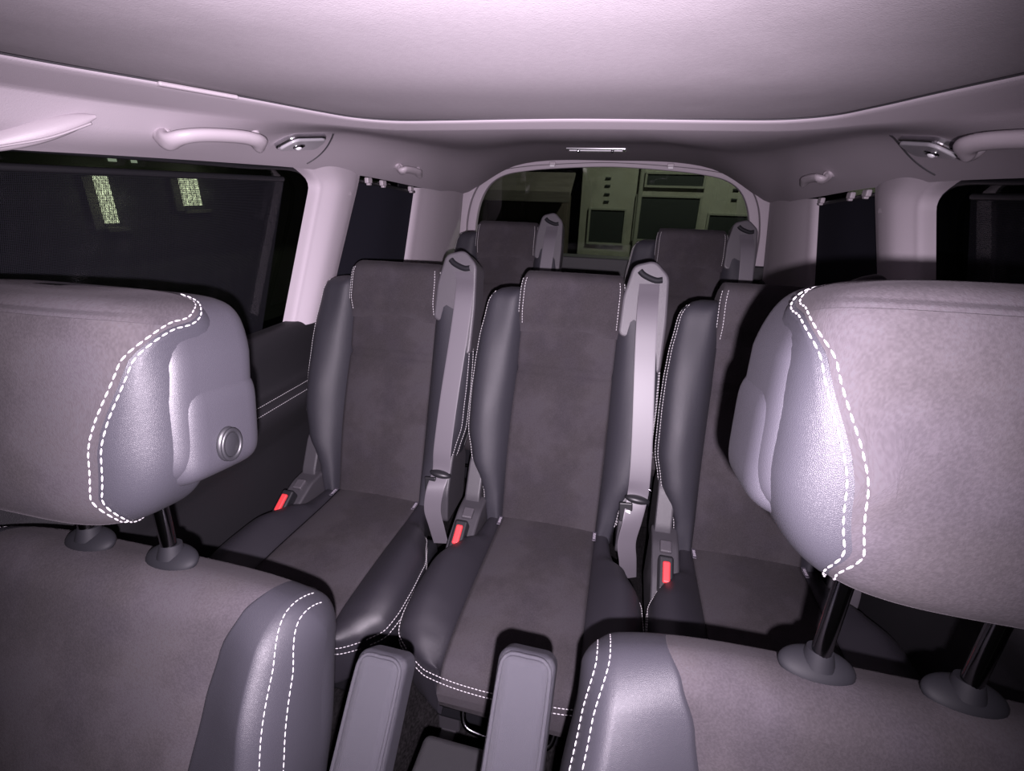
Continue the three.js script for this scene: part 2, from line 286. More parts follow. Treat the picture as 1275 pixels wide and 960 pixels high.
// ---------------------------------------------------------------- seats
// rear seats. Local frame: y up from the floor, z forward, hinge line of the back at z = 0
const BU = [0.944, -0.330], BN = [0.330, 0.944];
const bk = (x, v, d) => V(x, 0.36 + v * BU[0] + d * BN[0], v * BU[1] + d * BN[1]);
const Wb = table([[-0.02, 0.160], [0.07, 0.174], [0.10, 0.186], [0.153, 0.213], [0.233, 0.230], [0.33, 0.2315], [0.40, 0.230], [0.46, 0.226], [0.55, 0.214], [0.575, 0.206], [0.592, 0.188], [0.602, 0.165]]);
const bulge = table([[-0.02, 0.010], [0.05, 0.026], [0.15, 0.045], [0.28, 0.050], [0.42, 0.036], [0.55, 0.020], [0.602, 0.012]]);
const endRound = (v, top, r) => { const t = (top - v) / r; return t >= 1 ? 1 : Math.sqrt(Math.max(0.0004, 1 - (1 - t) * (1 - t))); };
function bolsterGeo(s) {
  return loft(t => {
    const v = lerp(-0.015, 0.602, 1 - Math.pow(1 - t, 1.6)), W = Wb(v), b = bulge(v), x0 = 0.118, c = endRound(v, 0.603, 0.035), md = -0.04;
    const r = ringOf([[x0, -0.085], [x0, -0.02], [x0 + 0.002, -0.003], [lerp(x0, W, 0.22), 0.010 + b * 0.45], [lerp(x0, W, 0.55), b], [lerp(x0, W, 0.82), b * 0.86], [W - 0.004, b * 0.40], [W, -0.012], [W - 0.003, -0.06], [W - 0.02, -0.088]], 40);
    const out = r.map(p => bk(s * p[0], v, md + (p[1] - md) * c)); return s > 0 ? out : out.reverse();
  }, 40, 44);
}
function centerGeo() {
  return loft(t => {
    const v = lerp(-0.03, 0.535, t), cr = -0.009 * Math.exp(-Math.pow((v - 0.394) / 0.008, 2)), lum = 0.008 * Math.sin(clamp((v - 0.02) / 0.36, 0, 1) * Math.PI);
    const r = []; const n = 25;
    for (let i = 0; i < n; i++) { const x = lerp(-0.1235, 0.1235, i / (n - 1)), q = Math.abs(x) / 0.1235; r.push([x, (-0.005 * Math.pow(q, 6)) + 0.006 * (1 - q * q) + lum + cr * (1 - 0.6 * Math.exp(-Math.pow(x / 0.012, 2))) - (v < 0.394 ? 0.0016 * Math.exp(-Math.pow(x / 0.006, 2)) : 0)]); }
    r.push([0.118, -0.085], [-0.118, -0.085]);
    return r.map(p => bk(p[0], v, p[1]));
  }, 27, 60);
}
function headGeo() {
  return loft(t => {
    const v = lerp(0.487, 0.646, 1 - Math.pow(1 - t, 1.5)), c = endRound(v, 0.6465, 0.04), b = smooth(v, 0.487, 0.545), w = 0.127 - 0.008 * Math.pow(clamp((v - 0.58) / 0.066, 0, 1), 2.5) * 1.5, md = -0.035;
    const r = ringOf([[-w, -0.07], [-w, -0.02], [-w + 0.001, -0.004 + 0.016 * b], [-w + 0.02, 0.001 + 0.022 * b], [0, 0.003 + 0.025 * b], [w - 0.02, 0.001 + 0.022 * b], [w - 0.001, -0.004 + 0.016 * b], [w, -0.02], [w, -0.07], [w - 0.02, -0.09], [-w + 0.02, -0.09]], 44);
    return r.map(p => bk(p[0], v, md + (p[1] - md) * c));
  }, 44, 24);
}
const CW = table([[-0.02, 0.150], [0.05, 0.160], [0.10, 0.172], [0.136, 0.200], [0.217, 0.228], [0.29, 0.2315], [0.346, 0.2305], [0.385, 0.224], [0.415, 0.196], [0.436, 0.160], [0.446, 0.128]]);
const Cb = table([[-0.02, 0.0], [0.085, 0.002], [0.125, 0.020], [0.20, 0.034], [0.32, 0.030], [0.40, 0.016], [0.446, 0.002]]);
const cy = z => 0.366 + 0.012 * smooth(z, 0.02, 0.3) - 0.012 * smooth(z, 0.36, 0.446);
function cushBolsterGeo(s) {
  return loft(t => {
    const z = lerp(-0.02, 0.446, 1 - Math.pow(1 - t, 1.4)), W = Math.max(CW(z), 0.124), b = Cb(z), x0 = 0.118, y = cy(z);
    const r = ringOf([[x0, y - 0.11], [x0, y - 0.02], [x0 + 0.002, y - 0.003], [lerp(x0, W, 0.25), y + 0.004 + b * 0.5], [lerp(x0, W, 0.6), y + 0.004 + b], [lerp(x0, W, 0.88), y + b * 0.7], [W, y - 0.012 + b * 0.2], [W + 0.001, y - 0.03], [W - 0.004, y - 0.075], [W - 0.02 * Math.min(1, (W - x0) / 0.05), y - 0.11]], 36);
    const out = r.map(p => V(s * p[0], p[1], z)); return s > 0 ? out.reverse() : out;
  }, 36, 44);
}
function cushCenterGeo() {
  return loft(t => {
    const z = lerp(-0.03, 0.452, 1 - Math.pow(1 - t, 1.5)), c = endRound(z, 0.4525, 0.035), y = cy(z), md = y - 0.06;
    const n = 21, r = [];
    for (let i = 0; i < n; i++) { const x = lerp(-0.123, 0.123, i / (n - 1)), q = Math.abs(x) / 0.123; r.push([x, y - 0.004 * Math.pow(q, 6) + 0.006 * (1 - q * q)]); }
    r.push([0.12, y - 0.11], [-0.12, y - 0.11]);
    return r.map(p => V(p[0], md + (p[1] - md) * c, z)).reverse();
  }, 23, 44);
}
function labelTexture(word) {
  const c = document.createElement('canvas'); c.width = 128; c.height = 32; const k = c.getContext('2d'); k.fillStyle = '#37333c'; k.fillRect(0, 0, 128, 32); k.fillStyle = '#b4aeb8'; k.font = 'bold 27px sans-serif'; k.textAlign = 'center'; k.textBaseline = 'middle'; k.fillText(word, 64, 17, 122);
  const t = new THREE.CanvasTexture(c); t.colorSpace = THREE.SRGBColorSpace; return t;
}
const tagMat = phys({ map: labelTexture('ISOFIX'), roughness: 0.7 });
const G = { bolL: bolsterGeo(-1), bolR: bolsterGeo(1), center: centerGeo(), head: headGeo(), cbL: cushBolsterGeo(-1), cbR: cushBolsterGeo(1), cc: cushCenterGeo() };
function bevelExtrude(pts, depth, bev, hole) {
  const sh = new THREE.Shape(); const P = pts.map(p => new THREE.Vector2(...p)), n = P.length, r = 0.012;
  for (let i = 0; i < n; i++) { const a = P[(i + n - 1) % n], b = P[i], c = P[(i + 1) % n], A = b.clone().add(a.clone().sub(b).setLength(Math.min(r, a.distanceTo(b) * 0.45))), B = b.clone().add(c.clone().sub(b).setLength(Math.min(r, c.distanceTo(b) * 0.45))); i ? sh.lineTo(A.x, A.y) : sh.moveTo(A.x, A.y); sh.quadraticCurveTo(b.x, b.y, B.x, B.y); }
  sh.closePath();
  return new THREE.ExtrudeGeometry(sh, { depth, bevelEnabled: true, bevelSize: bev, bevelThickness: bev, bevelSegments: 3, curveSegments: 6 });
}
function makeRearSeat(name) {
  const t = group(name);
  mesh('backrest_panel', G.center, M.suede, t); mesh('backrest_bolster', G.bolL, M.leather, t); mesh('backrest_bolster', G.bolR, M.leather, t);
  mesh('head_pad', G.head, M.suede, t);
  mesh('cushion_panel', G.cc, M.suede, t); mesh('cushion_bolster', G.cbL, M.cushionLeather, t); mesh('cushion_bolster', G.cbR, M.cushionLeather, t);
  // plastic shell behind the backrest
  mesh('back_shell', loft(u => { const v = lerp(-0.03, 0.60, u), W = Wb(v) - 0.006, c = endRound(v, 0.604, 0.05); return ringOf([[-W, -0.075], [W, -0.075], [W - 0.01, -0.10], [W - 0.05, -0.125], [-W + 0.05, -0.125], [-W + 0.01, -0.10]], 24).map(p => bk(p[0], v, -0.09 + (p[1] + 0.09) * c)); }, 24, 20), M.black, t);
  // thread
  const L = [];
  for (const s of [-1, 1]) {
    const a = [], b = [], h1 = [], h2 = [];
    for (let i = 0; i <= 26; i++) { const v = lerp(0.03, 0.585, i / 26), W = Wb(v), bb = bulge(v); a.push(bk(s * (W - 0.0036), v, bb * 0.43)); b.push(bk(s * (W + 0.0006), v, -0.006)); }
    for (let i = 0; i <= 12; i++) { const v = lerp(0.508, 0.622, i / 12), w = 0.127 - 0.012 * Math.pow(clamp((v - 0.58) / 0.066, 0, 1), 2.5), k = smooth(v, 0.487, 0.545), c = endRound(v, 0.6465, 0.04); const f = d => -0.035 + (d + 0.035) * c; h1.push(bk(s * (w + 0.0006), v, f(-0.006 + 0.016 * k))); h2.push(bk(s * (w - 0.0105), v, f(0.000 + 0.0215 * k))); }
    L.push(a, b, h1, h2);
  }
  const f1 = [], f2 = [];
  for (let i = 0; i <= 60; i++) {
    const q = i / 60 * 2 - 1, s = Math.sign(q) || 1, a = Math.abs(q); let x, z;
    if (a > 0.38) { z = lerp(0.438, 0.11, (a - 0.38) / 0.62); x = CW(z) + 0.0012; } else { x = a / 0.38 * CW(0.438); z = lerp(0.4535, 0.4395, Math.pow(a / 0.38, 3)); }
    const y = cy(Math.min(z, 0.44)) - 0.014; f1.push(V(s * x, y + 0.002 + 0.2 * Cb(z), z + 0.0004)); f2.push(V(s * (x + 0.0006), y - 0.012, z + 0.0004));
  }
  L.push(f1, f2);
  stitchPart(L, t, [0.0052, 0.0016, 0.0009]);
  // base with rails
  mesh('seat_base', rbox(0.36, 0.19, 0.34, 0.02, [0, 0.175, 0.18]), M.blackMatt, t);
  for (const s of [-1, 1]) { mesh('floor_rail', join([rbox(0.035, 0.03, 0.46, 0.004, [s * 0.15, 0.015, 0.18]), rbox(0.05, 0.07, 0.05, 0.006, [s * 0.15, 0.06, 0.05]), rbox(0.05, 0.07, 0.05, 0.006, [s * 0.15, 0.06, 0.31])]), M.grey, t); }
  mesh('adjuster_bar', tube([V(-0.09, 0.27, 0.36), V(-0.09, 0.235, 0.40), V(-0.08, 0.208, 0.425), V(-0.05, 0.200, 0.43), V(0.05, 0.200, 0.43), V(0.08, 0.208, 0.425), V(0.09, 0.235, 0.40), V(0.09, 0.27, 0.36)], 0.0055, 60, 8), M.darkChrome, t);
  // hinge covers beside the back, buckle console on one side
  for (const s of [-1, 1]) {
    const g = bevelExtrude([[-0.10, 0.34], [0.022, 0.34], [0.012, 0.42], [-0.03, 0.50], [-0.09, 0.55], [-0.13, 0.46]], 0.030, 0.005); g.rotateY(-Math.PI / 2); g.scale(1, 1, 1);
    g.translate(s * 0.193 + 0.013, 0, 0); mesh('hinge_cover', g, M.grey, t);
  }
  {
    const g = bevelExtrude([[-0.01, 0.26], [0.19, 0.26], [0.19, 0.335], [0.12, 0.375], [0.05, 0.405], [-0.01, 0.41]], 0.048, 0.006); g.rotateY(-Math.PI / 2); g.translate(-0.166, 0, 0); mesh('side_console', g, M.grey, t);
    mesh('latch_lever', rbox(0.026, 0.014, 0.03, 0.004, [-0.190, 0.408, 0.062], [0.35, 0, 0]), M.guide, t);
    const b = group('buckle', t);
    mesh('buckle_housing', rbox(0.032, 0.03, 0.075, 0.006, [-0.192, 0.388, 0.128], [0.55, 0, 0]), M.black, b);
    const r = mesh('release_button', rbox(0.016, 0.012, 0.046, 0.004, [-0.192, 0.4015, 0.136], [0.55, 0, 0]), M.red, b); r.userData.label = 'red buckle release button';
  }
  // small sewn tags at the back of the cushion
  for (const s of [-1, 1]) { const g = new THREE.BoxGeometry(0.032, 0.0016, 0.009); const m = mesh('sewn_tag', g, tagMat, t); m.position.set(s * 0.119, 0.3725, 0.022); m.rotation.set(0, Math.PI / 2 * 1, 0.0); m.rotation.order = 'YXZ'; m.userData.label = 'small white lettered tag'; }
  // belt outlet tower on the shoulder
  const tower = (() => { const g = bevelExtrude([[0.127, 0.50], [0.129, 0.59], [0.145, 0.660], [0.187, 0.672], [0.219, 0.640], [0.2245, 0.535], [0.223, 0.42], [0.212, 0.42], [0.21, 0.50]], 0.066, 0.006); return xyz(g, (x, v, d) => bk(x, v, d - 0.05)); })();
  mesh('belt_tower', tower, M.guide, t);
  const rim = [[0.156, 0.651], [0.163, 0.644], [0.176, 0.637], [0.196, 0.631], [0.209, 0.633]].map(p => bk(p[0], p[1], 0.0235));
  mesh('belt_slot', tube(rim, 0.0072, 24, 10), M.blackMatt, t).userData.label = 'black curved belt slot';
  return t;
}
const TX = V(1, 0, 0);
function addBelt(t, pts, anchor, twist = 1) {                                // pts on the back (x, v, d), then anchor points in seat space
  const P = pts.map(p => bk(...p)).concat(anchor.map(p => V(...p)));
  const acr = P.map((p, i) => i < pts.length ? V(1, 0.05, 0) : V(lerp(1, 0.82, (i - pts.length + 1) / anchor.length), 0.02, -0.35 * twist));
  mesh('belt_webbing', ribbon(P, acr, 0.046, 0.0014, 90), M.webbing, t).userData.label = 'light grey belt webbing';
  const k = bk(...pts[pts.length - 1]);
  const tg = group('belt_tongue', t);
  const e = new THREE.SphereGeometry(1, 24, 12); e.scale(0.028, 0.010, 0.015); e.rotateX(-0.35); e.rotateZ(-0.1); e.translate(k.x, k.y - 0.004, k.z + 0.004); mesh('tongue_grip', e, M.black, tg);
  mesh('tongue_body', rbox(0.030, 0.046, 0.008, 0.003, [k.x - 0.022, k.y - 0.034, k.z + 0.016], [-0.2, 0, 0.1]), M.black, tg);
  mesh('tongue_plate', rbox(0.011, 0.008, 0.004, 0.001, [k.x - 0.018, k.y - 0.030, k.z + 0.0205], [-0.2, 0, 0.1]), M.white, tg);
}
const proto = makeRearSeat('passenger_seat');
const seatSpecs = [
  [-0.47, 0, -1.0, 'leather and suede rear seat beside the window with the lit building', [[0.190, 0.622, 0.022], [0.200, 0.606, 0.032], [0.212, 0.56, 0.060], [0.212, 0.47, 0.070], [0.204, 0.30, 0.078], [0.198, 0.17, 0.074], [0.197, 0.115, 0.066]]],
  [0, 0, -1.0, 'middle leather and suede rear seat facing the two upright armrests', [[0.181, 0.622, 0.022], [0.181, 0.606, 0.032], [0.181, 0.56, 0.060], [0.187, 0.45, 0.074], [0.202, 0.25, 0.080], [0.206, 0.17, 0.078], [0.206, 0.128, 0.070]]],
  [0.47, 0, -1.0, 'rear seat half hidden behind the raised front headrest', [[0.181, 0.622, 0.022], [0.181, 0.606, 0.032], [0.181, 0.56, 0.060], [0.187, 0.45, 0.074], [0.202, 0.25, 0.080], [0.206, 0.17, 0.078], [0.206, 0.128, 0.070]]],
  [-0.362, 0.068, -1.80, 'rearmost seat in front of the tailgate, on the lit building side', [[0.185, 0.622, 0.022], [0.186, 0.606, 0.032], [0.186, 0.56, 0.060], [0.183, 0.45, 0.074], [0.18, 0.25, 0.080], [0.18, 0.17, 0.078], [0.18, 0.128, 0.070]]],
  [0.352, 0.068, -1.80, 'rearmost seat in front of the tailgate, behind the middle row gap by the raised headrest', [[0.185, 0.622, 0.022], [0.186, 0.606, 0.032], [0.187, 0.56, 0.060], [0.190, 0.45, 0.074], [0.19, 0.25, 0.080], [0.19, 0.17, 0.078], [0.19, 0.128, 0.070]]],
];
const seats = seatSpecs.map((q, i) => { if (!i) return proto; const c = proto.clone(); c.name = numbered('passenger_seat'); scene.add(c); return c; });
seatSpecs.forEach(([x, y, z, label, belt], i) => {
  const t = seats[i]; t.position.set(x, y, z); t.userData = {}; tag(t, label, 'seat', i < 3 ? 'middle row seats' : 'rearmost seats');
  const e = belt[belt.length - 1][0];
  addBelt(t, belt, [[e - 0.006, 0.455, 0.052], [e - 0.012, 0.40, 0.060], [e - 0.004, 0.35, 0.058], [e + 0.004, 0.29, 0.05]], i === 1 ? 1 : 0.4);
});

// front seats, seen from the front: local frame with the headrest posts' feet at (0, 0.70, 0)
const FU = [0.912, -0.410], FN = [0.410, 0.912];
const fb = (x, v, d) => V(x, 0.70 + v * FU[0] + d * FN[0], v * FU[1] + d * FN[1]);
const Ft = x => { const a = Math.abs(x); return 0.020 - 0.020 * Math.pow(a / 0.27, 4); };
const xb = v => table([[-0.5, 0.145], [-0.2, 0.152], [-0.10, 0.164], [-0.04, 0.175], [0, 0.190], [0.03, 0.208]])(v);
const dF = 0.042, dB = -0.075;
// profile of a section: k 0..1 up the front, over the top and down the back
function frontProfile(k, T) {
  if (k < 0.45) { const q = k / 0.45; return [lerp(-0.46, T - 0.045, q), 1]; }
  if (k < 0.75) { const a = (k - 0.45) / 0.30 * Math.PI; return [T - 0.045 + 0.045 * Math.sin(a), Math.cos(a)]; }
  const q = (k - 0.75) / 0.25; return [lerp(T - 0.045, -0.46, q), -1];
}
const dOf = (side, f) => side >= 0 ? side * (dF + f) * 1 + (1 - side) * 0 * 0 + 0 : side * -dB;
function frontCenterGeo() {
  return gridGeo((u, k) => {
    const v0 = frontProfile(k, 0.02)[0], x = lerp(-1, 1, u) * xb(v0), [v, sd] = frontProfile(k, Ft(x)), q = Math.abs(lerp(-1, 1, u));
    return fb(x, v, dOf(sd, 0.008 * (1 - q * q) - 0.005 * Math.pow(q, 12)));
  }, 40, 90);
}
function frontBolsterPoint(s, u, k, FW) {
  const v0 = frontProfile(k, 0.02)[0], a = xb(v0), W = FW + 0.012 * smooth(-v0, 0, 0.15), r = 0.036;
  let x, c = 1, dropT = 0;
  if (u < 0.7) x = lerp(a, W - r, u / 0.7); else { const ph = (u - 0.7) / 0.3 * Math.PI / 2; x = W - r + r * Math.sin(ph); c = Math.cos(ph); dropT = 0.035 * (1 - c); }
  const [v, sd] = frontProfile(k, Ft(Math.min(x, 0.27)) - dropT);
  const tt = Math.min(1, u / 0.7), bump = (0.006 * Math.sin(Math.PI * tt * 0.6) + 0.026 * Math.pow(tt, 1.5)) * smooth(-v0, -0.035, 0.10) + 0.004 * Math.sin(Math.PI * tt * 0.5) - 0.004 * Math.exp(-u * 60);
  const d = dOf(sd, bump), md = -0.02;
  return fb(s * x, v, md + (d - md) * (c * 0.9 + 0.1 * (c > 0.999 ? 1 : c)));
}
const Q = (w, h, d, e1, e2) => (th, ph) => { const p = (x, e) => Math.sign(x) * Math.pow(Math.abs(x), e), s = p(Math.cos(ph), e1); return V(w * s * p(Math.sin(th), e2), h * p(Math.sin(ph), e1), d * s * p(Math.cos(th), e2)); };
function headrest(parent, y0, z0, tilt, postTop) {
  const hr = group('headrest', parent); hr.position.set(0, y0, z0); hr.rotation.x = tilt;
  const Blo = Q(0.163, 0.118, 0.074, 0.50, 0.55), Bhi = Q(0.163, 0.118, 0.074, 0.34, 0.55), B = (th, ph) => ph > 0 ? Bhi(th, ph).lerp(Blo(th, ph), 1 - smooth(ph, 0, 0.5)) : Blo(th, ph);
  // front cushion sits forward; flatten its back so that it butts against the shell
  const P = (th, ph) => { const p = B(th, ph); if (p.z < 0) p.z *= lerp(0.5, 1.0, smooth(p.y, 0.02, 0.10)); p.z += 0.002 + 0.012 * (1 - Math.pow(p.y / 0.13, 2)) * 0; const f = 1 - 0.10 * smooth(-p.y, 0.02, 0.13); p.x *= f; return p; };
  const seam = ph => { const yn = B(0, ph).y / 0.118; return 0.64 + 0.58 * smooth(yn, -0.25, 0.95) + 0.70 * smooth(yn, 0.50, 1.0) + 0.55 * smooth(yn, 0.85, 1.0) + 0.55 * smooth(-yn, 0.55, 1.0) + 0.5 * smooth(-yn, 0.85, 1.02); };
  const lat = t => { const q = t * 2 - 1; return Math.PI / 2 * Math.sign(q) * Math.pow(Math.abs(q), 1.25) * 0.999; };
  const arch = 0.74;                                                       // where the face panel ends and the top panel begins
  mesh('face_panel', gridGeo((u, v) => { const ph = lerp(-Math.PI / 2 * 0.999, lerp(0.46, 0.62, 1 - Math.pow(Math.abs(u * 2 - 1), 3)) * 1.0, Math.sin(v * Math.PI / 2)); const p = P(lerp(-1, 1, u) * seam(ph), ph); const e = smooth(v, 0.97, 1); p.z -= 0.003 * e; return p; }, 48, 48), M.suede, hr);
  mesh('top_panel', gridGeo((u, v) => { const p0 = lerp(0.46, 0.62, 1 - Math.pow(Math.abs(u * 2 - 1), 3)), ph = lerp(p0, Math.PI / 2 * 0.999, 1 - Math.pow(1 - v, 1.3)); const p = P(lerp(-1, 1, u) * seam(ph), ph); p.z -= 0.003 * smooth(v, 0.08, 0); return p; }, 48, 30), M.suede, hr);
  const bol = s => gridGeo((u, v) => { const ph = lat(v), th = lerp(seam(ph), Math.PI, u); const p = P(s * th, ph), b = smooth(u, 0, 0.05) * 0.002; p.x += s * b; return p; }, 40, 56);
  mesh('side_bolster', bol(1), M.leather, hr); mesh('side_bolster', bol(-1), M.leather, hr);
  const L = [];
  for (const s of [-1, 1]) for (const o of [-0.075, 0.05]) {
    const pts = []; for (let i = 0; i <= 160; i++) { const ph = lerp(-1.22, 1.06, i / 160); const q = P(s * (seam(ph) + o), ph), q2 = P(s * (seam(ph) + o + 0.01), ph), q3 = P(s * (seam(ph) + o), ph + 0.01); const n = q2.clone().sub(q).cross(q3.clone().sub(q)).normalize().multiplyScalar(s * -1 > 0 ? -1 : 1); if (n.dot(q) < 0) n.negate(); pts.push(q.addScaledVector(n, 0.0004 + (o > 0 ? 0.0018 : 0))); } L.push(pts);
  }
  stitchPart(L, hr, [0.0066, 0.0021, 0.00085]);
  // rear shell with side wings
  const shell = Q(0.171, 0.094, 0.066, 0.30, 0.34), lobe = Q(0.175, 0.062, 0.062, 0.36, 0.36);
  mesh('rear_shell', gridGeo((u, v) => { const p = shell(u * Math.PI * 2, lat(v)); p.x *= 1 - 0.09 * smooth(p.y, 0.02, 0.09); p.y += 0.020; p.z -= 0.022 + 0.012 * smooth(p.y, 0.02, 0.13); return p; }, 64, 40, { wrap: true }), M.leatherSmooth, hr);
  mesh('wing_pad', gridGeo((u, v) => { const p = lobe(u * Math.PI * 2, lat(v)); p.y -= 0.018; p.z -= 0.028; return p; }, 64, 32, { wrap: true }), M.leatherSmooth, hr);
  const b = new THREE.SphereGeometry(1, 28, 14); b.scale(0.006, 0.019, 0.014); b.translate(0.176, -0.035, -0.022); mesh('release_button', b, M.black, hr).userData.label = 'round black button';
  const ringB = new THREE.TorusGeometry(0.012, 0.002, 8, 28); ringB.rotateY(Math.PI / 2); ringB.scale(1, 1.3, 1); ringB.translate(0.181, -0.035, -0.022); mesh('button_ring', ringB, M.black, hr);
  return hr;
}
function frontSeat(name, label, pos, hy, hz, arm, tilt, FW) {
  const t = group(name); t.position.set(...pos); tag(t, label, 'seat', 'front seats');
  mesh('backrest_panel', frontCenterGeo(), M.suede, t);
  for (const s of [-1, 1]) {
    mesh('backrest_bolster', gridGeo((u, k) => frontBolsterPoint(s, u, k, FW), 44, 90), M.leather, t);
  }
  const L = [];
  for (const s of [-1, 1]) {
    for (const u of [0.80, 0.875]) { const pts = []; for (let i = 0; i <= 70; i++) { const k = lerp(0.03, 0.64, i / 70); const uu = u - 0.06 * smooth(k, 0.44, 0.56); const p = frontBolsterPoint(s, uu, k, FW), p1 = frontBolsterPoint(s, uu + 0.01, k, FW), p2 = frontBolsterPoint(s, uu, k + 0.005, FW); const n = p1.clone().sub(p).cross(p2.clone().sub(p)).normalize(); if (n.dot(p.clone().sub(fb(0, -0.15, -0.04))) < 0) n.negate(); pts.push(p.addScaledVector(n, 0.0004)); } L.push(pts); }
  }
  stitchPart(L, t, [0.0058, 0.0019, 0.0007]);
  mesh('back_board', rbox(0.42, 0.4, 0.02, 0.008, [0, 0.47, 0.015], [-Math.atan2(0.41, 0.912), 0, 0]), M.black, t);
  // cushion and base under the camera
  mesh('seat_cushion', rbox(0.56, 0.15, 0.46, 0.05, [0, 0.32, 0.36]), M.suede, t); mesh('seat_base', rbox(0.44, 0.25, 0.40, 0.02, [0, 0.125, 0.34]), M.black, t);
  // posts with their collars
  for (const s of [-1, 1]) {
    const x = s * 0.0625;
    const top = V(x, hy - 0.06, hz - 0.018), foot = fb(x, 0.0, -0.005);
    mesh('headrest_post', tube([foot, foot.clone().lerp(top, 0.5), top], 0.0085, 12, 18), M.darkChrome, t);
    const e = new THREE.SphereGeometry(1, 32, 16); e.scale(0.035, 0.012, 0.020); e.rotateX(0.35); const c = fb(x, 0.024, 0.004); e.translate(c.x, c.y, c.z); mesh('post_collar', e, M.blackMatt, t);
    const cr = new THREE.CylinderGeometry(0.0115, 0.0155, 0.016, 24); cr.rotateX(-0.2); cr.translate(c.x, c.y + 0.012, c.z - 0.002); mesh('collar_ring', cr, M.blackMatt, t);
  }
  headrest(t, hy, hz, tilt);
  // upright armrest on the inner side
  const A = group('armrest', t), w = 0.062, len = 0.26, th = 0.052, o = V(...arm).sub(t.position);
  const fa = (x, v, d) => V(o.x + x, o.y + v * 0.743 + d * 0.669, o.z - v * 0.669 + d * 0.743);
  const box = new RoundedBoxGeometry(w, len, th, 6, 0.014); box.translate(0, -len / 2, -th / 2);
  mesh('armrest_pad', xyz(box, (x, v, d) => fa(x, v, d + 0.005 * Math.max(0, 1 - Math.pow(x / 0.024, 2)) * smooth(-v, 0.008, 0.03) * (d > -0.004 ? 1 : 0))), M.leather, A);
  const hw = w / 2 - 0.0048, pip = [[-hw, -0.24], [-hw, -0.12], [-hw, -0.024], [-hw + 0.0012, -0.013], [-hw + 0.008, -0.0055], [0, -0.0045], [hw - 0.008, -0.0055], [hw - 0.0012, -0.013], [hw, -0.024], [hw, -0.12], [hw, -0.24]].map(p => fa(p[0], p[1], -0.0024));
  mesh('piping', tube(pip, 0.0024, 90, 8), M.leather, A);
  return t;
}
frontSeat('front_seat', 'front seat with low headrest showing a round black side button', [-0.44, 0, -0.355], 0.934, 0.004, [-0.105, 0.648, -0.36], -0.16, 0.266);
frontSeat('front_seat', 'front seat with the headrest raised high on its posts', [0.41, 0, -0.392], 0.982, 0.004, [0.066, 0.702, -0.36], -0.16, 0.288);

// console between the front seats
{
  const c = group('centre_console'); c.position.set(-0.03, 0, -0.30); tag(c, 'dark centre console between the two upright armrests', 'console');
  mesh('console_body', rbox(0.15, 0.34, 0.34, 0.02, [0, 0.17, 0]), M.black, c); mesh('console_lid', rbox(0.145, 0.03, 0.30, 0.012, [0, 0.352, -0.005]), M.door, c);
}

// ---------------------------------------------------------------- fittings on the roof rails
function roofFrame(s, r) { const p = roofPoint(s, r), a = roofPoint(s + 0.004, r), b = roofPoint(s, Math.min(1, r + 0.03)); const T = a.sub(p).normalize(), D = b.sub(p).normalize(), N = V(0, 0, 0).crossVectors(D, T).normalize(); if (N.y > 0) N.negate(); return { p, T, D, N }; }
function sAt(z, right, r = 0.6) { let lo = 0.02, hi = 0.4; for (let i = 0; i < 40; i++) { const m = (lo + hi) / 2; if (roofPoint(m, r).z > z) lo = m; else hi = m; } return right ? 1 - lo : lo; }
function grab(label, right, z0, z1, r, out, thick, grp) {
  const o = group('grab_handle'); tag(o, label, 'handle', grp);
  const A = roofFrame(sAt(z0, right, r), r), B = roofFrame(sAt(z1, right, r), r), N = A.N.clone().lerp(B.N, 0.5).normalize(), D = A.D.clone().lerp(B.D, 0.5).normalize();
  o.position.copy(A.p).lerp(B.p, 0.5); const L = (f, n, d) => A.p.clone().lerp(B.p, f).addScaledVector(N, n).addScaledVector(D, d).sub(o.position);
  const q = thick / 0.016, pts = [L(-0.02, -0.008, 0.034 * q), L(-0.02, out * 0.4, 0.030 * q), L(0.0, out * 0.85, 0.014 * q), L(0.10, out, -0.008 * q), L(0.25, out, -0.017 * q), L(0.5, out, -0.020 * q), L(0.75, out, -0.017 * q), L(0.90, out, -0.008 * q), L(1.0, out * 0.85, 0.014 * q), L(1.02, out * 0.4, 0.030 * q), L(1.02, -0.008, 0.034 * q)];
  const c = new THREE.CatmullRomCurve3(pts, false, 'centripetal'), U = D;
  mesh('grip', loft(t => { const p = c.getPoint(t), T = c.getTangent(t), W = V(0, 0, 0).crossVectors(T, U).normalize(), X = V(0, 0, 0).crossVectors(W, T).normalize(), k = thick * (0.80 + 0.25 * Math.pow(Math.abs(t * 2 - 1), 2)); const q = []; for (let i = 0; i < 16; i++) { const a = i / 16 * Math.PI * 2; q.push(p.clone().addScaledVector(W, Math.cos(a) * k * 0.75).addScaledVector(X, Math.sin(a) * k * 1.15)); } return q; }, 16, 48), M.handle, o);
  for (const f of [0, 1]) { const e = new THREE.SphereGeometry(1, 18, 12); e.scale(0.017, 0.010, 0.013); const p = L(f, 0.001, 0.032 * q); const m = mesh('mount', e, M.handle, o); m.position.copy(p); }
  return o;
}
grab('long pale grab handle over the window with the lit building', false, -0.70, -0.855, 0.38, 0.026, 0.0155, 'grab handles');
grab('long pale grab handle over the dark window by the raised headrest', true, -0.70, -0.855, 0.38, 0.026, 0.0155, 'grab handles');
grab('short pale grab handle over the quarter window on the lit building side', false, -1.56, -1.69, 0.76, 0.028, 0.0145, 'grab handles');
grab('short pale grab handle over the quarter window by the raised headrest', true, -1.56, -1.69, 0.76, 0.028, 0.0145, 'grab handles');
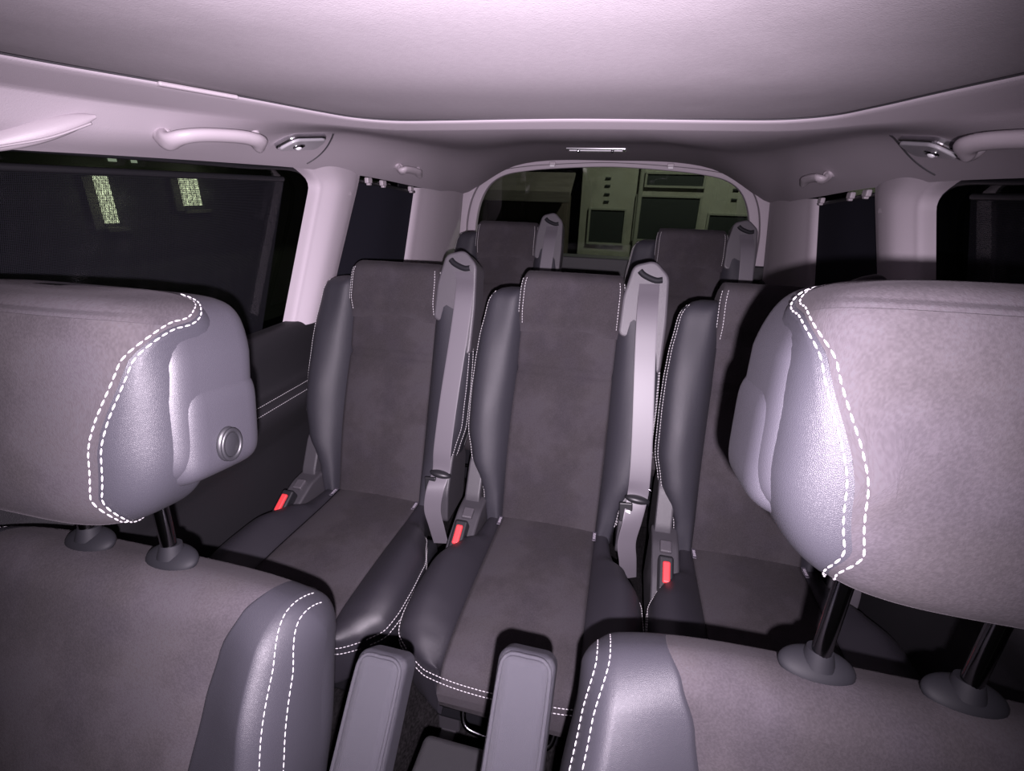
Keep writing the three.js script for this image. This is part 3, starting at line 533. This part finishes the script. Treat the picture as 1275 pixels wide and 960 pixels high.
{ // folded front grip on the left rail
  const A = roofFrame(sAt(-0.50, false, 0.85), 0.85), B = roofFrame(sAt(-0.61, false, 0.36), 0.36), o = group('folded_grip'); o.position.copy(A.p).lerp(B.p, 0.5); tag(o, 'slim folded pale grip ahead of the long grab handle', 'handle');
  const N = A.N, D = A.D, c = (f, n, d) => A.p.clone().lerp(B.p, f).addScaledVector(N, n).addScaledVector(D, d).sub(o.position);
  mesh('grip', loft(t => { const w = Math.pow(Math.sin(Math.PI * clamp(t, 0.02, 0.985)), 0.6), q = []; const p = c(lerp(-0.15, 1.0, t), 0.006, 0); for (let i = 0; i < 18; i++) { const a = i / 18 * Math.PI * 2; q.push(p.clone().addScaledVector(N, Math.sin(a) * 0.016 * w).addScaledVector(D, Math.cos(a) * 0.013 * w)); } return q; }, 18, 30), M.handle, o);
  mesh('grip_edge', tube([c(0.1, 0.017, -0.009), c(0.5, 0.022, -0.012), c(0.9, 0.016, -0.008)], 0.0016, 20, 6), M.handle, o);
}
function mapLamp(label, right) {
  const s = sAt(-1.05, right, 0.58), F = roofFrame(s, 0.58), o = group('reading_lamp'); o.position.copy(F.p); tag(o, label, 'lamp', 'reading lamps on the roof rails');
  const X = F.T.clone().multiplyScalar(right ? -1 : 1), Z = F.D.clone(), Y = F.N.clone(); Z.crossVectors(X, Y).normalize(); if (Z.dot(F.D) < 0) { X.negate(); Z.crossVectors(X, Y).normalize(); }
  o.quaternion.setFromRotationMatrix(new THREE.Matrix4().makeBasis(X, Y, Z));
  const sh = [[-0.062, 0.024], [-0.052, -0.026], [0.052, -0.024], [0.066, 0.022]];
  const flip = (X.z > 0) ? 1 : -1;
  const fr = bevelExtrude(sh.map(p => [p[0] * flip, p[1]]), 0.006, 0.004); fr.rotateX(Math.PI / 2); fr.translate(0, 0.008, 0); mesh('lamp_frame', fr, M.chrome, o);
  const pl = bevelExtrude(sh.map(p => [p[0] * flip * 0.93, p[1] * 0.86]), 0.004, 0.003); pl.rotateX(Math.PI / 2); pl.translate(0, 0.0135, 0); mesh('lamp_plate', pl, M.lampGrey, o);
  const e = new THREE.SphereGeometry(1, 20, 10); e.scale(0.017, 0.005, 0.011); e.translate(0.018 * flip, 0.0165, 0.002); mesh('lamp_switch', e, M.chrome, o);
  const l = new THREE.SphereGeometry(1, 16, 8); l.scale(0.008, 0.004, 0.006); l.translate(0.022 * flip, 0.020, 0.002); mesh('lamp_lens', l, M.lens, o);
}
mapLamp('silver framed reading lamp above the window with the lit building', false);
mapLamp('silver framed reading lamp above the dark window by the raised headrest', true);
{ // rear roof lamp
  const o = group('rear_roof_lamp'); o.position.set(-0.028, 1.2955, -1.95); tag(o, 'flat chrome edged roof lamp in front of the rear window', 'lamp');
  mesh('lamp_frame', rbox(0.215, 0.010, 0.075, 0.004), M.chrome, o); mesh('lamp_lens', rbox(0.19, 0.008, 0.05, 0.003, [0, -0.004, 0]), M.lens, o);
  for (const x of [-0.06, 0.06]) { const e = new THREE.SphereGeometry(0.006, 12, 8); e.translate(x, -0.008, 0.03); mesh('lamp_switch', e, M.chrome, o); }
}
// curved cover slits behind the reading lamps
for (const right of [false, true]) {
  const s0 = sAt(-1.17, right, 0.9), ds = right ? -1 : 1, pts = []; for (let i = 0; i <= 12; i++) { const t = i / 12; const F = roofFrame(s0 + ds * lerp(0.0, 0.022, t) + ds * 0.004 * Math.sin(t * Math.PI), lerp(0.92, 0.50, t)); pts.push(F.p.addScaledVector(F.N, 0.0002)); }
  const m = mesh('trim_' + (right ? 2 : 1), tube(pts, 0.0022, 40, 6), M.grey); tag(m, right ? 'curved seam in the headliner by the raised headrest side' : 'curved seam in the headliner on the lit building side', null, null, 'structure');
}

// ---------------------------------------------------------------- sun blinds
const weave = noiseTex(64, (x, y) => { const u = (x * 8) % 1, v = (y * 8) % 1; return Math.hypot(u - 0.5, v - 0.5) < 0.30 ? 0 : 1; }); weave.repeat.set(1 / 0.020, 1 / 0.020);
const netCloth = phys({ color: lin(0.007, 0.007, 0.0095), roughness: 0.9, specularIntensity: 0.15, alphaMap: weave, transparent: true, alphaTest: 0.5 });
for (const s of [-1, 1]) {
  const name = s < 0 ? 'with the lit building beyond' : 'by the raised headrest';
  const o = group('sun_blind'); o.position.set(s * 0.765, 0.80, -0.4); tag(o, `dark net sun blind pulled up over the door window ${name}`, 'blind', 'door window blinds');
  const q = (y, z, off = 0) => V(s * (sideX(y) + 0.048 + off), y, z).sub(o.position);
  mesh('blind_cloth', gridGeo((u, v) => q(lerp(0.76, 1.158, v), lerp(0.4, -1.175 + 0.13 * (1 - v), u)), 24, 12), netCloth, o);
  mesh('blind_bar', tube([q(1.162, 0.4), q(1.162, -0.4), q(1.162, -1.17)], 0.006, 20, 8), M.black, o);
  const b = group('sun_blind'); b.position.set(s * 0.745, 0.90, -1.66); tag(b, `dark navy roller blind hung over the quarter window ${name}`, 'blind', 'quarter window blinds');
  const qq = (y, z, off = 0) => V(s * (sideX(y) + 0.022 + off), y, z).sub(b.position);
  mesh('blind_cloth', gridGeo((u, v) => { const y = lerp(0.68, lerp(1.166, 1.132, u), v); return qq(y, lerp(cRear(y) - 0.035, dFront(y) - 0.01, u), 0.0015 * Math.sin(u * 9)); }, 24, 12), M.shadeCloth, b);
  mesh('blind_bar', tube([qq(1.166, -1.49), qq(1.152, -1.70), qq(1.134, -1.94)], 0.006, 20, 8), M.black, b);
  for (const [z, y] of [[-1.54, 1.168], [-1.64, 1.162], [-1.87, 1.146]]) { const h = group('blind_hook', b); mesh('hook_base', rbox(0.014, 0.018, 0.030, 0.004, qq(y, z, -0.012).toArray()), M.handle, h); mesh('hook_tip', rbox(0.012, 0.008, 0.016, 0.003, qq(y - 0.011, z - 0.004, -0.012).toArray()), M.handle, h); }
}

// ---------------------------------------------------------------- outside, through the glass
tag(mesh('ground', rbox(30, 0.1, 30, 0.02, [0, -0.55, -6]), phys({ color: lin(0.05, 0.05, 0.05), roughness: 0.95 })), 'dark asphalt yard around the car', null, null, 'structure');
{
  const wallMat = phys({ color: lin(0.42, 0.42, 0.36), roughness: 0.9, map: suedeMap }), dark = phys({ color: lin(0.03, 0.035, 0.035), roughness: 0.5 }), frame = phys({ color: lin(0.31, 0.31, 0.265), roughness: 0.8 });
  const o = group('yard_building'); o.position.set(0.6, -0.5, -6.1); tag(o, 'pale green wall with dark openings seen through the rear window', 'building');
  const at = (x, y, z = 0) => [x - 0.6, y + 0.5, z];
  mesh('facade', rbox(3.4, 3.2, 0.2, 0.01, at(1.22, 1.1, -0.1)), wallMat, o);
  for (const [x0, x1, y0, y1] of [[-0.35, 0.04, 0.60, 0.965], [0.25, 0.85, 1.245, 1.36], [0.175, 0.845, 0.66, 1.12], [0.975, 1.45, 0.60, 0.95]]) {
    const w = group('opening', o); mesh('opening_pane', rbox(x1 - x0, y1 - y0, 0.03, 0.005, at((x0 + x1) / 2, (y0 + y1) / 2, 0.005)), dark, w);
    mesh('opening_frame', join([rbox(x1 - x0 + 0.05, 0.025, 0.05, 0.004, at((x0 + x1) / 2, y1 + 0.012, 0.01)), rbox(x1 - x0 + 0.05, 0.025, 0.06, 0.004, at((x0 + x1) / 2, y0 - 0.012, 0.01)), rbox(0.025, y1 - y0, 0.05, 0.004, at(x0 - 0.012, (y0 + y1) / 2, 0.01)), rbox(0.025, y1 - y0, 0.05, 0.004, at(x1 + 0.012, (y0 + y1) / 2, 0.01))]), frame, w);
  }
  for (const [x, y] of [[-0.18, 1.31], [-0.18, 1.23], [-0.18, 1.14], [-0.18, 1.06], [1.20, 1.22], [1.20, 1.12], [1.19, 1.30]]) mesh('vent', rbox(0.06, 0.02, 0.02, 0.004, at(x, y, 0.01)), dark, o);
  mesh('downpipe', rbox(0.05, 3.0, 0.06, 0.02, at(0.19, 1.1, 0.03)), frame, o);
  mesh('plinth', rbox(3.4, 0.78, 0.14, 0.01, at(1.22, -0.05, 0.03)), frame, o);
  const s = group('yard_shed'); s.position.set(-1.25, -0.5, -5.6); tag(s, 'dark brown lean-to with a dull awning beside the pale green wall', 'shed');
  const brown = phys({ color: lin(0.10, 0.075, 0.065), roughness: 0.8 }), cloth = phys({ color: lin(0.17, 0.15, 0.14), roughness: 0.9, map: suedeMap });
  mesh('shed_wall', rbox(1.35, 1.62, 0.3, 0.01, [0, 0.81, -0.2]), brown, s);
  for (let i = 0; i < 6; i++) mesh('board', rbox(0.2, 1.5, 0.03, 0.004, [-0.55 + i * 0.22, 0.77, -0.04]), brown, s);
  mesh('awning', rbox(1.45, 0.03, 0.5, 0.01, [0, 1.72, 0], [0.5, 0, 0]), cloth, s); mesh('awning_valance', rbox(1.45, 0.11, 0.02, 0.005, [0, 1.60, 0.22]), cloth, s);
}
{
  const o = group('lit_building'); o.position.set(-10.2, -0.5, -9.2); tag(o, 'dark building with two lit windows beyond the door window', 'building');
  const stone = phys({ color: lin(0.08, 0.08, 0.075), roughness: 0.9 }), shut = phys({ color: lin(0.20, 0.19, 0.17), roughness: 0.8 });
  const W = (x, y, z) => [x + 10.2, y + 0.5, z + 9.2];
  mesh('wall', rbox(0.4, 5.5, 13, 0.02, W(-10.25, 2.2, -8)), stone, o);
  const glowTex = noiseTex(128, (x, y) => { const bars = (x * 4) % 1 < 0.12 ? 0.35 : 1, k = bars * (0.55 + 0.45 * l9(x, y)) * (0.6 + 0.4 * l23(x * 0.5, y)); return [k * 0.98, k, k * 0.9]; }, true);
  for (const [z0, z1, y0, y1] of [[-7.96, -8.24, 0.33, 1.20], [-9.88, -10.40, 0.62, 1.21]]) {
    const zc = (z0 + z1) / 2, w = Math.abs(z1 - z0), h = y1 - y0, win = group('lit_window', o);
    mesh('window_glow', rbox(0.03, h, w, 0.004, W(-10.02, (y0 + y1) / 2, zc)), phys({ color: lin(0.1, 0.1, 0.08), emissive: lin(1.0, 1.0, 0.88), emissiveMap: glowTex, emissiveIntensity: 16 }), win);
    mesh('shutter', rbox(0.04, h + 0.1, 0.20, 0.004, W(-9.98, (y0 + y1) / 2 - 0.06, z0 + 0.16)), shut, win);
    const g = new THREE.PointLight(lin(0.95, 1.0, 0.7), 1.6, 0, 2); g.position.set(...W(-9.55, (y0 + y1) / 2, zc)); g.castShadow = true; g.shadow.radius = 8; win.add(g);
    mesh('sill', rbox(0.12, 0.08, w + 0.2, 0.004, W(-9.98, y0 - 0.12, zc - 0.05)), shut, win);
  }
  for (const [z0, z1] of [[-8.36, -8.52], [-8.84, -8.96]]) mesh('fanlight', rbox(0.03, 0.09, Math.abs(z1 - z0), 0.004, W(-10.02, 1.52, (z0 + z1) / 2)), phys({ color: lin(0.1, 0.1, 0.08), emissive: lin(0.9, 1.0, 0.8), emissiveIntensity: 1.2 }), o);
}
renderer.render(scene, camera);
